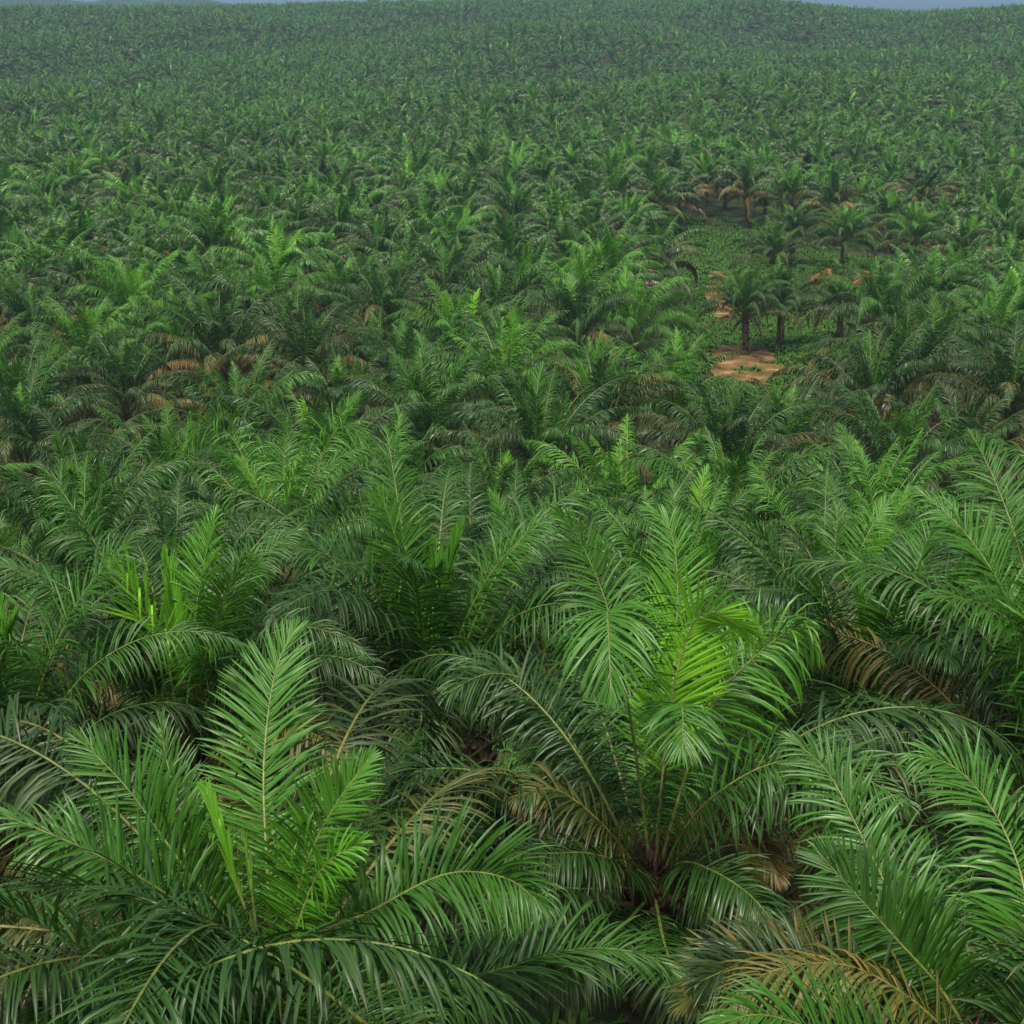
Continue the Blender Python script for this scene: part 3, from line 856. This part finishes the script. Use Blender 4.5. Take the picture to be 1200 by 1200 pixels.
for key, lst in kinds.items():
    lst.sort(key=lambda p_: p_[0])
    for i_, p_ in enumerate(lst):
        tr_ = traits[key[0]][0]
        p_.append('oil palm %s %s' % (tr_, key[1]) + ('' if len(lst) == 1 else ', %s such from the left' % ORD[i_] if i_ < len(lst) - 1 else ', rightmost such'))
for px_, ti, zone, D, x, y, z, lab in sorted(plan, key=lambda p_: p_[3]):
    lod = 0 if D < 37 else (1 if D < 150 else 2)
    rt, _ = make_palm(x, y, z, lod, gG, lab, age_shift=traits[ti][1] + gG.normal(0, .015), scale=gG.uniform(.88, 1.12) * (.80 if D < 62 else 1.22))
D_IND = cand[N_IND - 1][0]
rest = [(c[1], c[2], c[3]) for c in cand[N_IND:]]

# ------------------------------------------------------------------ the far plantation: one body of instanced palms
gF = np.random.default_rng(44)
protos = bpy.data.collections.new('far_palm_prototypes')
for v in range(10):
    parts = []
    nf = 27
    y0 = gF.uniform(0, 6)
    ash = gF.normal(0, .05)
    for k in range(nf):
        q = (k + .3) / nf
        lf, ra = library_frond(q, gF, 3)
        a = y0 + k * 2.39996
        c, s_ = math.cos(a), math.sin(a)
        RM = np.array([[c, s_, 0], [-s_, c, 0], [0, 0, 1]])
        for arr, mi in ((lf, 0), (ra, 1)):
            V = arr[0] @ RM + np.array([0, 0, .5 - .7 * q])
            A_ = dict(arr[2]); A_['age'] = A_['age'] + ash
            if k == 1 and v % 3 == 0: A_['age'] = A_['age'] * 0 + .2
            parts.append((V, arr[1], A_, mi))
    V, Q, mi, A_ = merge(parts)
    me = make_mesh('far_palm_%d' % v, V, Q, [M_LEAF, M_RIB], mi, A_, smooth=False)
    po = bpy.data.objects.new('far_palm_prototype', me)
    protos.objects.link(po)

pts = list(rest)
yy = 331.0
row = 0
while yy < 3400:
    sp = SP_ * 1.14 if yy < 1700 else SP_ * 1.3
    xo = (row % 2) * sp / 2
    nx = int((yy * .345 + 14) / sp) + 1
    k = np.arange(-nx, nx + 1)
    x = k * sp + xo + gF.normal(0, 1.1, len(k)); y = yy + gF.normal(0, 1.1, len(k))
    z = crown_z(x, y) + gF.normal(0, .7, len(k))
    dn = smooth_noise(x, y, 60, 4.0)
    keep = (gF.random(len(k)) > .02)
    if yy > 1600: keep &= (x < -yy * .02)
    for a, b, c_, kk in zip(x, y, z, keep):
        if kk: pts.append((a, b, c_))
    yy += sp * .866
    row += 1
pts = np.array(pts)
pm = bpy.data.meshes.new('palm_canopy')
pm.vertices.add(len(pts)); pm.vertices.foreach_set('co', pts.astype(np.float32).ravel())
for nm, ty, dat in (('pick', 'INT', gF.integers(0, 10, len(pts)).astype(np.int32)), ('lean', 'FLOAT', gF.normal(0, .07, len(pts)).astype(np.float32)),
                    ('yaw', 'FLOAT', gF.uniform(0, 6.28, len(pts)).astype(np.float32)),
                    ('size', 'FLOAT', (gF.uniform(1.02, 1.38, len(pts)) * np.where(pts[:, 1] > 1700, 1.3, 1)).astype(np.float32))):
    a_ = pm.attributes.new(nm, ty, 'POINT'); a_.data.foreach_set('value', dat)

def scatter_tree(name, collection):
    ng = bpy.data.node_groups.new(name, 'GeometryNodeTree')
    ng.interface.new_socket('Geometry', in_out='INPUT', socket_type='NodeSocketGeometry')
    ng.interface.new_socket('Geometry', in_out='OUTPUT', socket_type='NodeSocketGeometry')
    gi, go = ng.nodes.new('NodeGroupInput'), ng.nodes.new('NodeGroupOutput')
    ci = ng.nodes.new('GeometryNodeCollectionInfo')
    ci.inputs['Collection'].default_value = collection
    ci.inputs['Separate Children'].default_value = True
    ci.inputs['Reset Children'].default_value = True
    ip = ng.nodes.new('GeometryNodeInstanceOnPoints')
    ip.inputs['Pick Instance'].default_value = True
    def na(nm, ty):
        n = ng.nodes.new('GeometryNodeInputNamedAttribute'); n.data_type = ty; n.inputs['Name'].default_value = nm
        return n.outputs[0]
    cb = ng.nodes.new('ShaderNodeCombineXYZ')
    ng.links.new(na('yaw', 'FLOAT'), cb.inputs[2]); ng.links.new(na('lean', 'FLOAT'), cb.inputs[0])
    mp = ng.nodes.new('GeometryNodeMeshToPoints')
    ng.links.new(gi.outputs[0], mp.inputs['Mesh'])
    ng.links.new(mp.outputs[0], ip.inputs['Points'])
    ng.links.new(ci.outputs[0], ip.inputs['Instance'])
    ng.links.new(na('pick', 'INT'), ip.inputs['Instance Index'])
    ng.links.new(cb.outputs[0], ip.inputs['Rotation'])
    ng.links.new(na('size', 'FLOAT'), ip.inputs['Scale'])
    ng.links.new(ip.outputs[0], go.inputs[0])
    return ng

canopy = obj('palm_canopy', pm)
tag(canopy, 'unbroken sea of small oil palms over the far valley and the hazy ridges', 'palm plantation', kind='stuff')
mod = canopy.modifiers.new('scatter', 'NODES')
mod.node_group = scatter_tree('scatter_palms', protos)

# ------------------------------------------------------------------ undergrowth
fproto = bpy.data.collections.new('fern_prototypes')
for v in range(3):
    Vs, Qs, off = [], [], 0
    for k in range(46):
        th = gF.uniform(0, 6.28); el = gF.uniform(.3, 1.2); ll = gF.uniform(.3, .95); w_ = gF.uniform(.02, .07)
        r0 = gF.uniform(0, .55)
        th2 = gF.uniform(0, 6.28)
        p = np.array([math.cos(th2) * r0, math.sin(th2) * r0, -.05])
        dv = np.array([math.cos(th) * math.cos(el), math.sin(th) * math.cos(el), math.sin(el)])
        tn = np.array([-math.sin(th), math.cos(th), 0])
        p1 = p + dv * ll * .55; p2 = p1 + (dv + np.array([0, 0, -.8])) * ll * .45
        Vs.append(np.array([p - tn * w_ * .4, p + tn * w_ * .4, p1 - tn * w_, p1 + tn * w_, p2 - tn * w_ * .2, p2 + tn * w_ * .2]))
        Qs.append(np.array([(0, 1, 3, 2), (2, 3, 5, 4)]) + off); off += 6
    fo = bpy.data.objects.new('fern_prototype', make_mesh('fern_clump', np.vstack(Vs), np.vstack(Qs), [M_FERN], smooth=False))
    fproto.objects.link(fo)
n_ = 9000
D_ = np.sqrt(gF.uniform(14 ** 2, 270 ** 2, n_)); an = gF.uniform(-.36, .36, n_)
fx, fy = D_ * np.sin(an), D_ * np.cos(an)
cg = smooth_noise(fx, fy, 7, 1.2) + gF.normal(0, .3, n_)
kp = cg > -.1
ex = []
while len(ex) < 4200:
    x_, y_ = gF.uniform(8, 85), gF.uniform(95, 300)
    q_ = project((x_, y_, float(ground_z(x_, y_))))
    if in_poly(q_[0], q_[1], CLEAR): ex.append((x_, y_))
ex = np.array(ex)
fx, fy = np.concatenate([fx, ex[:, 0]]), np.concatenate([fy, ex[:, 1]])
kp = np.concatenate([kp, gF.random(len(ex)) < .9])
dirt_keep = []
DIRT = [[(838, 410), (866, 402), (902, 412), (914, 430), (896, 450), (846, 454), (822, 434)],
        [(828, 322), (852, 318), (858, 345), (862, 372), (836, 372), (826, 350)],
        [(1008, 370), (1046, 362), (1054, 382), (1022, 390)]]
for x_, y_ in zip(fx, fy):
    g_ = project((x_, y_, float(ground_z(x_, y_))))
    dirt_keep.append(not any(in_poly(g_[0] + o1, g_[1] + o2, q_) for q_ in DIRT + [[(940, 345), (1045, 345), (1045, 322), (940, 322)]] for o1, o2 in ((0, 0), (0, -8))) if 780 < g_[0] < 1080 else True)
kp &= np.array(dirt_keep) | (gF.random(len(kp)) < .10)
fx, fy = fx[kp], fy[kp]
fp = np.stack([fx, fy, ground_z(fx, fy)], -1)
fm = bpy.data.meshes.new('undergrowth')
fm.vertices.add(len(fp)); fm.vertices.foreach_set('co', fp.astype(np.float32).ravel())
for nm, ty, dat in (('pick', 'INT', gF.integers(0, 3, len(fp)).astype(np.int32)), ('lean', 'FLOAT', gF.normal(0, .1, len(fp)).astype(np.float32)), ('yaw', 'FLOAT', gF.uniform(0, 6.28, len(fp)).astype(np.float32)),
                    ('size', 'FLOAT', gF.uniform(.7, 1.7, len(fp)).astype(np.float32))):
    a_ = fm.attributes.new(nm, ty, 'POINT'); a_.data.foreach_set('value', dat)
ug = tag(obj('undergrowth', fm), 'low ferns and weeds on the ground between the palms and in the clearing', 'undergrowth', kind='stuff')
ug.modifiers.new('scatter', 'NODES').node_group = scatter_tree('scatter_ferns', fproto)

for poly, lab in zip(DIRT, ('bare orange brown dirt at the near end of the clearing', 'pale dirt track leading into the clearing', 'small bare patch right of the clearing')):
    ground_patch('dirt_track', poly, M_DIRT, label=lab)

# red earth bank: a cut face of laterite with a sandy foot
def earth_bank():
    p0, p1 = ground_at(946, 338), ground_at(1040, 334)
    n, m_ = 60, 16
    V, mi, Q = [], [], []
    dirx = (p1 - p0)[:2]; L = np.linalg.norm(dirx); dirx /= L; nrm = np.array([-dirx[1], dirx[0]])
    for i in range(n + 1):
        u = i / n
        top = 2.3 * math.sin(math.pi * min(u * 1.05, 1)) ** .6 * (1 + .12 * math.sin(u * 9) + .05 * math.sin(u * 31))
        for j in range(m_ + 1):
            v = j / m_
            off = -2.6 + 3.6 * v + .18 * math.sin(i * .9 + j * 1.3)
            hgt = top * (1 / (1 + math.exp(-(v - .45) * 11))) + .05 * math.sin(i * 2.1 + j * 3.2)
            b = p0[:2] + dirx * L * u + nrm * off
            V.append((b[0], b[1], float(ground_z(b[0], b[1])) + max(hgt, 0) + .05))
    for i in range(n):
        for j in range(m_):
            Q.append((i * (m_ + 1) + j, (i + 1) * (m_ + 1) + j, (i + 1) * (m_ + 1) + j + 1, i * (m_ + 1) + j + 1))
            mi.append(1 if j < 3 + 2 * math.sin(i * .7) else 0)
    o = obj('earth_bank', make_mesh('earth_bank', V, Q, [M_RED, M_DIRT], mi, smooth=False))
    tag(o, kind='structure', label='cut bank of red orange earth at the back of the clearing')
earth_bank()

for px, py, rz_, lab in ((950, 322, .4, 'dry grey brown cut frond lying left of the red bank'), (972, 318, 1.3, 'dry cut frond lying just behind the red bank'),
                         (862, 452, 2.8, 'dry cut frond lying on the near dirt patch'), (848, 372, .9, 'dry cut frond lying beside the pale track')):
    p = ground_at(px, py)
    fo_ = obj('fallen_frond', LIB[(1, BINS - 1)][2][0], None, (p[0], p[1], p[2] + .5), rz_)
    fo_['age'] = .4
    fo_.scale = (.7, .7, .35)
    tag(fo_, lab, 'cut frond', 'cut fronds on the ground of the clearing')

# ------------------------------------------------------------------ white building on the far plain, top right corner
def box(x0, x1, y0, y1, z0, z1):
    V = [(x, y, z) for z in (z0, z1) for y in (y0, y1) for x in (x0, x1)]
    Q = [(0, 2, 3, 1), (4, 5, 7, 6), (0, 1, 5, 4), (1, 3, 7, 5), (3, 2, 6, 7), (2, 0, 4, 6)]
    return V, Q
def building(px, py_base, dist_y, wid_, h_, label):
    v = ray(px, py_base); t_ = dist_y / v[1]
    x, y = v[0] * t_, dist_y
    zb = float(ground_z(x, y))
    root = bpy.data.objects.new('warehouse', None); col.objects.link(root); root.location = (x, y, zb)
    tag(root, label, 'building')
    V, Q = box(-wid_ / 2, wid_ / 2, -9, 9, -1, h_); obj('wall', make_mesh('wall', V, Q, [M_WHITE], smooth=False), root)
    V = [(-wid_ / 2 - 1, -10, h_), (wid_ / 2 + 1, -10, h_), (-wid_ / 2 - 1, 0, h_ + 4), (wid_ / 2 + 1, 0, h_ + 4), (-wid_ / 2 - 1, 10, h_), (wid_ / 2 + 1, 10, h_)]
    obj('roof', make_mesh('roof', V, [(0, 1, 3, 2), (2, 3, 5, 4)], [M_ROOF], smooth=False), root)
    for k in range(5):
        cx = -wid_ / 2 + wid_ * (k + .5) / 5
        V, Q = box(cx - 2, cx + 2, -9.25, -9.02, h_ * .35, h_ * .7); obj('window', make_mesh('window', V, Q, [M_GLASS], smooth=False), root)
    return root
building(1193, 6, 4300, 46, 9, 'long white warehouse on the hazy plain in the top right corner')

# ------------------------------------------------------------------ haze
hm, ht, hout = new_mat('haze_air')
pv = node(ht, 'ShaderNodeVolumePrincipled')
pv.inputs['Color'].default_value = (0.40, 0.60, 0.80, 1)
pv.inputs['Density'].default_value = HAZE
pv.inputs['Anisotropy'].default_value = 0.2
ht.links.new(pv.outputs[0], hout.inputs['Volume'])
V, Q = box(-21000, 21000, -21000, 21000, CAMZ - 95, CAMZ + 6)
hz = obj('haze', make_mesh('haze', V, Q, [hm], smooth=False))
tag(hz, 'thin bluish air that pales the far ridges', 'haze', kind='stuff')
